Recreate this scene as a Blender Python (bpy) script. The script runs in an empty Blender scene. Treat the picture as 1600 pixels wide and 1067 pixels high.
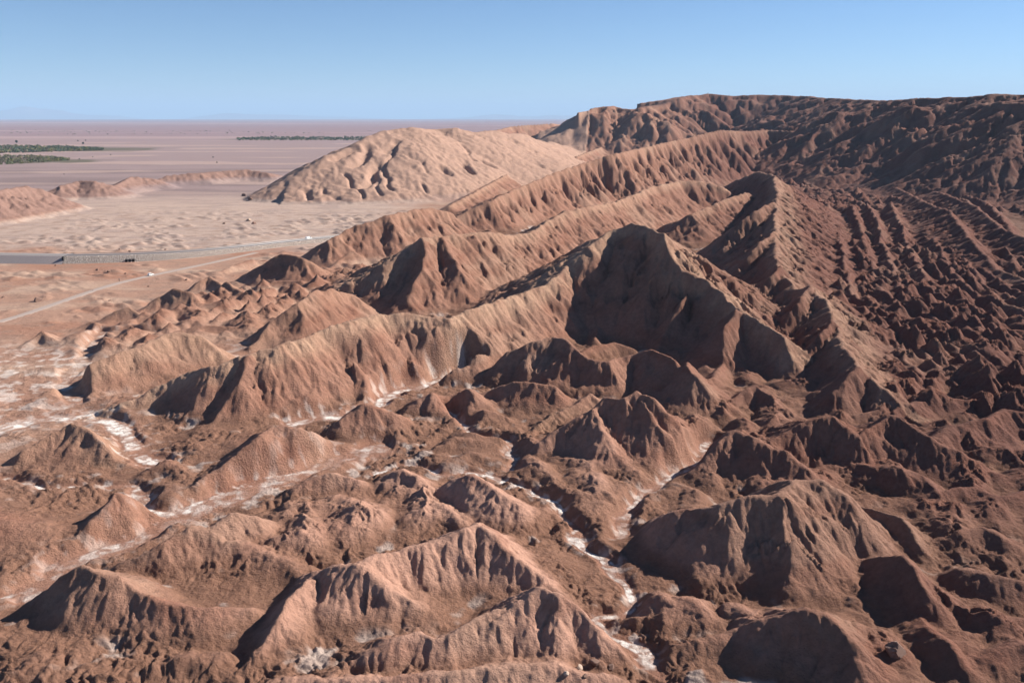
import bpy, math, random
import numpy as np

# ------------------------------------------------------------------ camera, world, sun
scene = bpy.context.scene
CAM_H = 115.0
FPX = 1333.0                     # focal length in pixels of the 1600 px wide photograph
PITCH = math.radians(14.7)
SUN_EL = math.radians(32.0)
SUN_AZ = math.radians(69.0)      # clockwise from the view direction (+Y)

cam_data = bpy.data.cameras.new("camera")
cam = bpy.data.objects.new("camera", cam_data)
scene.collection.objects.link(cam)
cam.location = (0, 0, CAM_H)
cam.rotation_euler = (math.pi / 2 - PITCH, 0, 0)
cam_data.sensor_width = 36.0
cam_data.lens = 36.0 * FPX / 1600.0
cam_data.clip_start = 1.0
cam_data.clip_end = 300000.0
scene.camera = cam

world = bpy.data.worlds.new("World")
scene.world = world
world.use_nodes = True
wn = world.node_tree
wn.nodes.clear()
sky = wn.nodes.new("ShaderNodeTexSky")
sky.sky_type = 'NISHITA'
sky.sun_disc = False
sky.sun_elevation = SUN_EL
sky.sun_rotation = SUN_AZ
sky.altitude = 2400.0
sky.air_density = 1.0
sky.dust_density = 0.0
sky.ozone_density = 6.5
bg = wn.nodes.new("ShaderNodeBackground")
bg.inputs["Strength"].default_value = 0.05
wo = wn.nodes.new("ShaderNodeOutputWorld")
wn.links.new(sky.outputs[0], bg.inputs["Color"])
wn.links.new(bg.outputs[0], wo.inputs["Surface"])

sun_data = bpy.data.lights.new("sun", 'SUN')
sun_data.energy = 5.0
sun_data.angle = math.radians(0.5)
sun_data.color = (1.0, 0.93, 0.84)
sun = bpy.data.objects.new("sun", sun_data)
scene.collection.objects.link(sun)
from mathutils import Vector
sdir = Vector((math.sin(SUN_AZ) * math.cos(SUN_EL), math.cos(SUN_AZ) * math.cos(SUN_EL), math.sin(SUN_EL)))
sun.rotation_euler = sdir.to_track_quat('Z', 'Y').to_euler()

scene.view_settings.view_transform = 'Standard'
scene.view_settings.look = 'None'
scene.view_settings.exposure = 1.17
scene.view_settings.gamma = 1.0
scene.view_settings.use_curve_mapping = False

# ------------------------------------------------------------------ maths helpers
f32 = np.float32

def ss(a, b, x):
    t = np.clip((x - a) / (b - a), 0, 1)
    return t * t * (3 - 2 * t)

_rng = np.random.RandomState(7)
_TA = (_rng.rand(256, 256) * 2 * np.pi)
_GX = np.cos(_TA).astype(f32)
_GY = np.sin(_TA).astype(f32)
_R1 = _rng.rand(256, 256).astype(f32)
_R2 = _rng.rand(256, 256).astype(f32)

def gnoise(x, y, seed=0):
    """gradient noise, about -0.8..0.8"""
    x = x + seed * 17.31
    y = y - seed * 9.77
    xi = np.floor(x).astype(np.int32)
    yi = np.floor(y).astype(np.int32)
    xf = (x - xi).astype(f32)
    yf = (y - yi).astype(f32)
    x0 = xi & 255; x1 = (xi + 1) & 255
    y0 = yi & 255; y1 = (yi + 1) & 255
    u = xf * xf * xf * (xf * (xf * 6 - 15) + 10)
    v = yf * yf * yf * (yf * (yf * 6 - 15) + 10)
    def c(a, b, dx, dy):
        return _GX[a, b] * dx + _GY[a, b] * dy
    n00 = c(x0, y0, xf, yf); n10 = c(x1, y0, xf - 1, yf)
    n01 = c(x0, y1, xf, yf - 1); n11 = c(x1, y1, xf - 1, yf - 1)
    a = n00 + u * (n10 - n00)
    b = n01 + u * (n11 - n01)
    return (a + v * (b - a)) * f32(1.5)

def fbm(x, y, octs=3, seed=0, gain=0.5):
    s = 0; a = 1.0; f = 1.0
    for o in range(octs):
        s = s + a * gnoise(x * f, y * f, seed + o * 3)
        a *= gain; f *= 2.03
    return s

# photograph pixel (1600 x 1067) <-> place on the ground
CT, ST = math.cos(PITCH), math.sin(PITCH)

def ray(px, py):
    u = (px - 800.0) / FPX
    v = (533.5 - py) / FPX
    return u, CT + v * ST, -ST + v * CT

def floor_z(x, y):
    return 0.0 * x

def on_floor(px, py, zoff=0.0):
    dx, dy, dz = ray(px, py)
    z = 0.0
    for _ in range(12):
        t = (CAM_H - z) / max(1e-4, -dz)
        t = min(t, 90000.0)
        z = float(floor_z(dx * t, dy * t)) + zoff
    return dx * t, dy * t, z

def crest(px, py, delta, s):
    """a crest point whose near slope (gradient s along the line of sight) meets the floor delta pixels lower"""
    bx, by, bz = on_floor(px, py + max(delta, 0.5))
    dx, dy, dz = ray(px, py)
    hl = math.hypot(dx, dy)
    tb = math.hypot(bx, by)
    tan_c = -dz / hl
    r = (CAM_H - bz + s * tb) / (s + tan_c)
    return dx / hl * r, dy / hl * r, CAM_H - tan_c * r

# ------------------------------------------------------------------ the relief, ridge by ridge
# (crest points: photo x, photo y, visible face height in px), s = gradient towards the camera,
# f = side slope (left of the run, right of the run), g = gully strength, cap = pale cap rock
RIDGES = []
def R(pts, s=0.80, f=0.82, g=1.0, cap=0.0, rad=1.0):
    RIDGES.append((pts, s, f if isinstance(f, tuple) else (f, f), g, cap, rad))

# spurs under the plateau
R([(1330,212,60),(1350,222,58),(1380,225,60),(1420,245,45),(1437,270,30),(1455,292,5)], f=0.7)
R([(1437,295,10),(1475,302,35),(1525,322,45),(1562,355,45),(1600,370,45),(1690,400,45)], f=(0.75, 0.5))
R([(1395,290,20),(1460,322,45),(1485,330,50),(1500,352,50),(1522,380,45),(1560,420,30),(1640,450,30)], f=(0.75,0.5))
R([(1480,200,110),(1500,240,75),(1530,280,35)], f=0.6)
R([(1560,190,120),(1575,235,75),(1600,280,40)], f=0.6)
R([(1400,190,100),(1430,220,75),(1470,262,40)], f=0.6)
# fluted cliff ridge and its left tail
R([(470,402,5),(510,375,45),(550,355,60),(605,337,75),(650,327,75),(675,325,70),(705,333,55)], g=1.2, cap=.3)
R([(690,352,20),(730,330,40),(770,313,55),(800,297,60),(862,272,68),(920,252,75),(962,240,85),(1020,227,80),
   (1075,215,80),(1125,203,85),(1162,205,75),(1200,203,72),(1240,205,72),(1262,205,72)], s=0.7, f=(0.4,0.95), g=2.5, cap=.3)
R([(1255,205,72),(1287,215,66),(1320,228,55),(1350,245,42),(1375,263,28),(1395,280,8)], s=.7, f=(.7,1.0), g=1.3, cap=.2)
R([(700,322,20),(737,303,30),(800,268,30),(860,256,30),(900,245,30),(960,222,30),(1000,213,25),(1060,203,20)], s=.45, f=.5, cap=.6)
# pale dome and the ridge behind it
R([(444,313,3),(449,290,26),(459,274,45),(480,262,58),(520,240,80),(560,222,98),(600,205,112),(640,203,110),(680,203,100),
   (712,198,106),(740,203,98),(775,208,86),(815,216,68),(855,224,50),(895,232,20)], s=0.36, f=(0.5,0.38), g=.25, cap=2.0, rad=9)
R([(760,207,40),(800,197,45),(862,193,45),(890,197,30),(915,205,10)], s=.4, f=.5, cap=.8, g=1.2)
# low hills left, beyond the highway
R([(-120,300,65),(-60,298,60),(0,296,52),(40,290,50),(75,300,35),(110,320,5)], s=.45, f=.5)
R([(95,290,25),(125,282,30),(150,283,30),(175,290,15)], s=.4, f=.4)
R([(175,292,15),(205,276,25),(235,278,20),(255,283,10)], s=.35, f=.4)
R([(235,285,8),(260,274,18),(310,270,20),(345,267,20),(385,265,20),(420,270,15),(450,277,3)], s=.4, f=.45)
# third ridge with the pyramid
R([(560,462,15),(600,425,60),(640,388,95),(662,372,115),(680,370,112),(720,366,105),(760,362,100),(800,366,80),(825,365,75),
   (850,350,80),(882,330,88),(920,323,85),(950,318,75),(975,310,70),(1017,292,65),(1062,283,60),(1095,283,58),(1125,290,50),(1150,305,30)],
  g=.8, cap=.7, f=(.5,.72))
R([(664,374,114),(660,420,75),(640,460,40),(630,485,8)], f=.7, g=.7)
R([(690,372,110),(715,420,70),(730,455,30)], f=.7, g=.7)
R([(740,366,104),(765,400,65),(790,435,25)], f=.7, g=.7)
# left hills on the plain side
R([(385,428,12),(415,408,40),(442,395,55),(475,403,50),(505,420,25)], g=1.2, cap=.3)
R([(392,540,10),(425,500,45),(462,475,70),(495,455,75),(520,452,65),(550,460,45),(575,482,20)], cap=.35, g=.6)
R([(222,482,5),(250,462,25),(275,450,38),(300,458,30),(322,470,10)], cap=.4)
R([(297,454,5),(315,438,20),(328,432,25),(347,446,15)], cap=.4)
R([(330,467,5),(345,448,22),(358,440,32),(378,455,22),(395,475,5)], cap=.4)
R([(155,500,4),(180,487,18),(200,479,25),(218,490,14),(232,502,3)], cap=.3)
R([(112,515,3),(145,502,14),(165,507,14),(188,518,5)])
R([(38,540,3),(70,517,20),(97,537,5)])
R([(340,425,5),(370,412,12),(395,405,14),(420,410,6)])
R([(55,622,5),(100,595,30),(137,574,50),(170,556,60),(237,532,70),(275,517,75),(312,526,60),(345,552,30)], cap=.6, g=.65)
R([(515,418,4),(535,402,16),(555,392,24),(572,406,8)], cap=.3)
R([(575,400,5),(600,372,22),(630,362,26),(660,360,10)], cap=.3)
R([(690,345,6),(715,338,16),(745,340,6)])
R([(800,345,6),(840,325,20),(880,312,22),(920,305,8)], cap=.3)
R([(930,300,5),(960,288,22),(1000,280,26),(1040,276,12)], cap=.3)
R([(400,455,5),(430,440,18),(470,438,20),(505,446,6)])
R([(440,490,4),(470,478,10),(520,476,10),(560,486,4)])
R([(245,535,4),(290,512,14),(340,508,18),(390,516,10),(420,524,4)])
R([(15,590,4),(60,575,14),(110,572,14),(160,566,4)], s=.6, f=.6)
R([(190,520,3),(215,508,12),(250,503,10),(275,508,3)], s=.6, f=.6)
# main ridge from the left to the dark basin and down again
R([(130,652,3),(190,630,20),(240,608,40),(290,582,70),(330,572,90),(385,553,110),(430,540,120),(480,525,120),(520,508,125),
   (555,500,125),(590,492,120),(640,490,115),(680,497,105),(700,498,105),(725,487,105),(760,472,105),(800,464,95),(850,445,100),
   (890,412,120),(920,385,150),(960,358,170),(990,350,185),(1015,355,190)], cap=1.0, f=(.55,.78), g=.6)
R([(990,350,185),(1015,355,190),(1037,366,190),(1042,392,170),(1060,420,145),(1110,440,130),
   (1140,470,115),(1165,490,105),(1200,508,95),(1225,530,80),(1243,562,50),(1250,590,10)], cap=.8, f=(.6,1.02), g=1.5)
R([(980,372,160),(962,412,118),(948,455,76),(935,500,30),(928,530,20)], f=.95, g=.9)
R([(1030,400,150),(1005,440,106),(985,485,60),(970,525,20)], f=1.0, g=.9)
R([(1085,440,124),(1060,475,90),(1040,515,48),(1025,548,15)], f=1.0, g=.9)
R([(1150,485,112),(1125,520,80),(1105,560,35)], f=1.0, g=.9)
R([(592,494,118),(600,540,70),(640,590,15)], f=.7, g=.7)
R([(700,500,104),(720,540,60),(745,580,10)], f=.7, g=.7)
R([(520,510,120),(545,560,70),(590,625,10)], f=.7, g=.6)
R([(385,556,110),(375,600,70),(330,660,15)], f=.7, g=.6)
# ridge to the right of the basin
R([(1120,300,20),(1150,282,50),(1185,268,70),(1210,275,80),(1215,305,90),(1210,340,90),(1211,385,90),(1217,422,85),(1240,450,75),
   (1267,447,90),(1287,467,90),(1302,500,85),(1320,540,85),(1345,578,80),(1375,605,70),(1395,640,30)], f=(.55,.85), g=1.2, cap=.5, rad=3)
MAIN_A = len(RIDGES) - 1
R([(1040,352,30),(1080,335,50),(1130,312,60),(1170,300,60)], f=.6, cap=.5)
R([(1210,315,95),(1180,330,92),(1150,352,70),(1125,375,35),(1110,392,8)], f=.85, cap=.3)
R([(1212,360,95),(1190,378,92),(1165,402,68),(1145,425,30),(1132,440,8)], f=.85, cap=.3)
R([(1217,415,95),(1200,432,85),(1180,452,58),(1165,470,22)], f=.9)
R([(1267,447,100),(1245,472,88),(1222,500,58),(1208,520,20)], f=.9)
R([(1302,500,98),(1280,525,84),(1258,552,52),(1245,572,18)], f=.9)
R([(1340,572,95),(1315,598,75),(1292,625,42),(1280,642,12)], f=.9)
R([(1060,352,20),(1085,342,42),(1105,335,40),(1125,340,15)], cap=.4)
R([(1120,440,125),(1145,452,80),(1165,480,40)], f=.8, cap=.4)
# middle ground
R([(745,590,10),(775,570,35),(800,550,60),(837,535,80),(862,524,92),(882,532,90),(900,545,80),(920,557,70),(950,565,65),(975,560,60),
   (992,555,65),(1022,545,80),(1045,560,80),(1058,590,50),(1075,620,20)])
R([(1050,580,60),(1070,566,80),(1085,585,80),(1110,615,50),(1132,642,12)])
R([(835,520,10),(850,505,30),(868,497,35),(895,512,15)])
R([(1075,548,25),(1095,552,30),(1108,580,25)])
R([(1100,610,20),(1118,578,34),(1138,560,22)])
R([(905,552,20),(925,540,25),(960,535,25),(985,545,15)])
R([(1120,640,20),(1150,615,40),(1180,600,50),(1210,620,40),(1230,650,15)])
R([(805,718,10),(845,690,40),(887,662,70),(925,641,100),(947,622,115),(980,620,125),(997,611,130),(1017,620,125),(1037,640,105),
   (1070,662,70),(1107,692,20)], g=.8)
R([(925,641,100),(945,675,75),(962,705,45),(985,745,5)], f=.72, g=.6)
R([(997,611,130),(1025,660,90),(1062,712,22)], f=.72, g=.6)
R([(835,665,8),(880,640,22),(920,614,40),(940,630,25)], cap=.3)
R([(735,640,10),(760,612,30),(800,596,55),(825,594,60),(862,603,52),(900,632,12)], g=.7)
R([(625,655,8),(660,622,35),(690,605,55),(707,600,62),(732,607,55),(755,628,20)], g=.6, rad=3)
R([(690,668,10),(720,650,25),(760,640,30),(790,650,15)], g=.6, rad=2)
R([(503,690,5),(540,655,40),(575,629,65),(612,648,42),(650,672,8)], g=.6, rad=2)
R([(285,778,8),(330,738,40),(370,705,65),(405,683,78),(425,668,80),(450,666,78),(480,674,68),(505,690,48),(545,697,20)], g=.7, rad=3)
R([(210,752,5),(245,730,22),(265,720,30),(290,738,18)], g=.5, rad=2)
R([(5,725,8),(45,700,40),(85,675,60),(112,662,72),(130,668,68),(160,690,45),(195,722,12)], cap=.5, g=.8)
R([(90,858,5),(140,810,45),(183,769,75),(215,790,45),(255,818,8)], g=.6, rad=2)
# right, near
R([(1060,750,10),(1110,705,60),(1150,672,95),(1175,680,95),(1205,703,80),(1225,707,80),(1250,728,65),(1280,750,40)], rad=2)
R([(1165,735,20),(1200,690,60),(1240,665,85),(1270,652,100),(1300,650,105),(1315,663,95),(1345,680,85),(1385,649,110),(1400,650,108),
   (1420,663,100),(1445,680,90),(1470,697,75),(1495,705,70),(1508,730,40)], f=(.6,.8))
R([(1325,738,20),(1345,722,45),(1370,728,50),(1400,730,50),(1440,745,50),(1460,770,45),(1520,760,45),(1560,775,45),(1640,770,40)], rad=2)
R([(1280,748,60),(1310,762,50),(1345,790,55),(1380,800,58),(1415,810,60),(1430,830,55),(1455,872,25)], cap=.15)
R([(1000,862,8),(1040,820,60),(1075,795,110),(1130,785,150),(1180,775,165),(1222,770,175),(1250,750,170),(1272,748,160),(1300,770,140),
   (1340,810,100),(1378,865,40)], g=.8, rad=2)
R([(1225,772,175),(1238,840,110),(1235,900,60),(1250,945,10)], f=.7, g=.7)
R([(1335,880,30),(1375,870,70),(1410,866,110),(1425,885,110),(1440,915,100),(1470,950,60),(1500,1000,20)], g=.8)
R([(1100,1000,20),(1150,985,60),(1200,965,110),(1270,946,150),(1295,952,150),(1325,990,130),(1345,1030,100),(1370,1070,70),(1400,1110,30)], g=.7, rad=2)
R([(1420,960,40),(1450,985,70),(1490,1010,80),(1520,1050,60)], rad=2)
R([(1470,900,30),(1510,892,60),(1560,900,70),(1660,905,70)], rad=2)
R([(1500,830,50),(1545,825,60),(1580,845,50),(1620,885,20)], rad=2)
R([(1500,960,40),(1560,965,50),(1660,970,60)], rad=2)
R([(1540,1030,60),(1600,1010,80),(1680,1030,80)], rad=2)
R([(1450,700,40),(1490,665,60),(1540,655,70),(1580,640,70),(1660,660,60)], rad=2)
R([(1340,650,30),(1400,640,40),(1460,625,45),(1540,620,45),(1640,625,40)], rad=2)
R([(960,970,10),(1000,945,40),(1030,928,60),(1050,945,55),(1065,935,60),(1085,940,65),(1110,965,40),(1125,985,10)], rad=2)
R([(1000,1030,15),(1060,1005,35),(1120,995,50),(1145,1000,40)], rad=2)
R([(1115,978,20),(1150,950,50),(1190,960,60),(1215,985,40)], rad=2)
# centre, near
R([(330,838,62),(380,850,55),(430,868,50),(468,888,35)], s=.6, f=.6, g=.5, rad=2)
R([(350,1062,15),(400,1012,50),(428,968,85),(480,905,90)], g=.6)
R([(665,708,5),(712,682,22),(750,690,14)], g=.5, rad=2)
R([(680,736,5),(730,706,22),(785,722,8)], g=.5, rad=2)
R([(880,800,5),(910,820,25),(945,850,28),(968,882,8)], g=.5, rad=2)
R([(985,852,10),(1010,835,28),(1050,850,34),(1078,872,15)], g=.5, rad=2)
R([(20,860,5),(60,845,30),(105,868,8)], s=.5, f=.5, g=.5, rad=2)
R([(560,1010,8),(500,985,20),(470,1000,12)], s=.6, f=.6, g=.5, rad=2)
R([(690,775,25),(712,748,60),(735,741,80),(770,765,75),(800,785,60),(830,800,20)], g=.5, rad=2)
R([(825,840,8),(850,792,30),(870,800,25),(882,832,5)], g=.4, rad=2)
R([(400,985,10),(440,945,40),(480,905,60),(500,888,80),(525,881,110),(560,884,120),(600,868,110),(640,856,105),(680,845,105),(722,822,120),
   (745,815,120),(770,832,110),(800,860,90),(850,905,60),(900,945,30),(940,968,5)], g=.8, rad=2)
R([(640,835,20),(665,812,30),(692,788,45),(715,800,40),(735,818,30)], g=.5, rad=2)
R([(560,885,120),(600,915,90),(640,940,60),(662,967,15)], f=.7, g=.6)
R([(425,790,5),(465,760,35),(500,743,50),(520,739,52),(555,750,40),(585,768,15)], g=.6, rad=2)
R([(580,775,10),(600,750,35),(625,730,55),(650,740,50),(685,765,15)], g=.6, rad=2)
R([(500,1085,10),(530,1045,30),(570,1015,60),(610,997,80),(660,985,90),(685,998,85),(705,993,90),(740,975,100),(772,955,110)], g=.8)
R([(772,975,100),(800,945,125),(830,916,150),(855,928,140),(890,950,110),(940,985,80),(990,1020,40),(1015,1045,10)], g=.8)
R([(300,1120,10),(400,1078,40),(450,1062,60),(560,1055,80),(700,1060,90),(800,1042,90),(870,1035,80),(960,1060,60),(1050,1090,30)], g=.6, rad=2)
R([(10,965,8),(70,922,60),(105,898,100),(130,884,125),(160,898,120),(185,905,115),(215,918,100),(260,935,85),(300,945,75),(350,948,65),(385,950,50),(420,970,20)], g=.8)
R([(215,1060,10),(255,1035,30),(295,1019,45),(325,1026,40),(350,1045,15)], g=.5, rad=2)
R([(155,905,5),(210,868,50),(260,848,68),(300,823,85),(330,825,75),(360,804,80),(390,806,65),(415,828,25)], g=.6, rad=2)
R([(-90,800,70),(0,815,70),(40,825,60),(80,850,35),(112,872,5)], s=.33, f=.36, g=.5, rad=6)
R([(-70,735,40),(0,740,40),(30,748,30),(70,760,5)], s=.33, f=.36, g=.5, rad=4)
R([(-60,990,60),(0,1000,40),(40,1005,30),(80,1030,10)], s=.4, f=.45, g=.5, rad=3)

PLATEAU = [(1900,146,200),(1700,150,185),(1600,152,165),(1540,154,156),(1500,157,150),(1440,158,140),(1385,162,128),(1350,160,118),(1310,157,112),(1275,156,108),(1250,153,106),
           (1200,151,104),(1140,152,102),(1105,149,104),(1080,152,102),(1060,157,100),(1040,165,92),(1025,170,88),(1005,171,88),(990,174,84),(972,173,84),(958,169,88),(945,170,88),(925,182,72),(905,195,45),(895,203,15)]

# dry washes: (photo points), half width in m, salt strength
WASHES = [
    ([(-40,690),(0,672),(60,655),(130,650),(180,664),(205,690),(215,715),(250,723)], 4.0, 1.0),
    ([(60,925),(110,880),(200,850),(300,802),(400,760),(470,740),(540,715),(590,700)], 4.5, .45),
    ([(215,762),(225,792),(265,802),(300,797),(330,777),(400,751),(470,735)], 1.6, 1.0),
    ([(455,662),(490,655),(530,650),(580,640),(620,612),(650,605),(690,592),(735,580)], 3.2, 1.0),
    ([(590,740),(640,725),(690,740),(760,742),(830,765),(870,790),(890,812),(900,840),(945,875)], 1.5, 1.0),
    ([(945,875),(962,897),(990,935),(975,962),(930,972),(980,1000),(1010,1030),(1022,1050)], 1.4, .9),
    ([(1110,690),(1082,730),(1040,748),(985,790),(965,840)], 1.4, .7),
    ([(0,745),(35,752),(70,762),(150,757),(215,762)], 1.4, .9),
    ([(0,935),(60,915),(110,880)], 1.6, .8),
    ([(700,640),(740,680),(800,690),(800,735)], 1.2, .6),
    ([(80,640),(120,630),(100,600),(160,520),(240,520)], 3, .5),
]
DOME_CUTS = [  # cracks and hollows of the pale dome: photo points, reach in m, depth in m
    ([(624,222),(612,245),(602,262),(604,285),(614,298)], 5, 4.5),
    ([(538,272),(550,288),(561,296),(568,312)], 5, 4.5),
    ([(585,272),(590,290),(600,307)], 5, 3.5),
    ([(505,295),(515,305),(530,314)], 5, 3.0),
    ([(655,285),(662,296),(670,303)], 5, 3.0),
    ([(720,225),(735,240),(745,252)], 6, 3.5),
    ([(640,240),(655,252),(668,268)], 5, 2.5),
    ([(580,230),(565,243),(553,256)], 13, 9),
    ([(592,262),(580,276),(570,290)], 12, 8),
    ([(560,232),(540,240),(520,250)], 11, 7),
    ([(618,222),(606,240)], 10, 6),
    ([(690,262),(700,270)], 11, 7), ([(725,258),(733,268)], 12, 9), ([(755,250),(765,258)], 12, 8),
    ([(478,300),(486,312)], 9, 5),
]
KNOBS = [  # finely dissected ground: photo points, reach in m, height in m
    ([(1262,300),(1330,380),(1400,450),(1470,520),(1540,590)], 130, 12),
    ([(1480,400),(1560,460),(1680,560)], 120, 12),
    ([(1400,600),(1460,640),(1540,690),(1640,760)], 45, 6.0),
    ([(400,475),(520,465),(600,440)], 55, 9.0),
    ([(220,530),(280,510),(380,510)], 45, 6.5),
    ([(1500,300),(1600,320),(1700,340)], 130, 11),
    ([(430,830),(520,830),(620,800)], 22, 4.5),
    ([(850,720),(960,770),(1040,790)], 18, 4),
    ([(1130,640),(1200,740),(1340,700),(1480,780),(1620,850)], 36, 6),
    ([(1380,1010),(1500,970),(1620,960)], 26, 5),
    ([(1000,520),(1100,560),(1200,600)], 28, 5),
]
ROAD = [(-140,532),(-70,519),(0,504),(60,484),(120,463),(160,449),(200,438),(234,431),(265,425),(300,417),(335,410),(365,403),(400,395)]
WALLBASE = [(-160,408),(-80,408.5),(0,409.5),(103,411),(170,409.5),(234,407),(300,402),(350,396.5),(400,390.5),(450,384),(500,378),(560,371)]

# ------------------------------------------------------------------ the terrain grid (denser near the viewpoint)
az_f = np.arange(-0.64, 0.6401, 0.00158)
side = 0.64 + np.cumsum(np.linspace(0.003, 0.05, 30))
az = np.concatenate([-side[::-1], az_f, side])
rr = [40.0]
while rr[-1] < 62000:
    r = rr[-1]
    k = 0.012 if r < 105 else (0.00178 if r < 900 else (0.0028 if r < 2500 else (0.006 if r < 6000 else 0.03)))
    rr.append(r * (1 + k))
rr = np.array(rr)
NA, NR = len(az), len(rr)
AZ, RR = np.meshgrid(az, rr)
X = (np.sin(AZ) * RR).astype(f32)
Y = (np.cos(AZ) * RR).astype(f32)
print("grid", NA, NR, NA * NR)

def seg_nearest(x, y, p, q):
    ex, ey = q[0] - p[0], q[1] - p[1]
    L2 = ex * ex + ey * ey + 1e-6
    t = np.clip(((x - p[0]) * ex + (y - p[1]) * ey) / L2, 0, 1)
    dx = x - (p[0] + t * ex); dy = y - (p[1] + t * ey)
    return t, np.sqrt(dx * dx + dy * dy), ex * dy - ey * dx

def pyramids(x, y, ca, cb, rot, seed):
    """small pointed hillocks standing in uneven rows, 0..1"""
    u = (x * math.cos(rot) + y * math.sin(rot)) / ca; v = (y * math.cos(rot) - x * math.sin(rot)) / cb
    iu = np.floor(u).astype(np.int32); iv = np.floor(v).astype(np.int32)
    out = np.zeros(len(x), f32)
    for a in (-1, 0, 1):
        for b in (-1, 0, 1):
            p = (iu + a + 31 * seed) & 255; q = (iv + b + 17 * seed) & 255
            du = (u - (iu + a) - _R1[p, q]) ; dv = (v - (iv + b) - _R2[p, q])
            top = .35 + .65 * _R1[q, p]
            d = np.sqrt(du * du + dv * dv * .8 + .004)
            out = np.maximum(out, top - d * 1.05)
    return out

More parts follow.
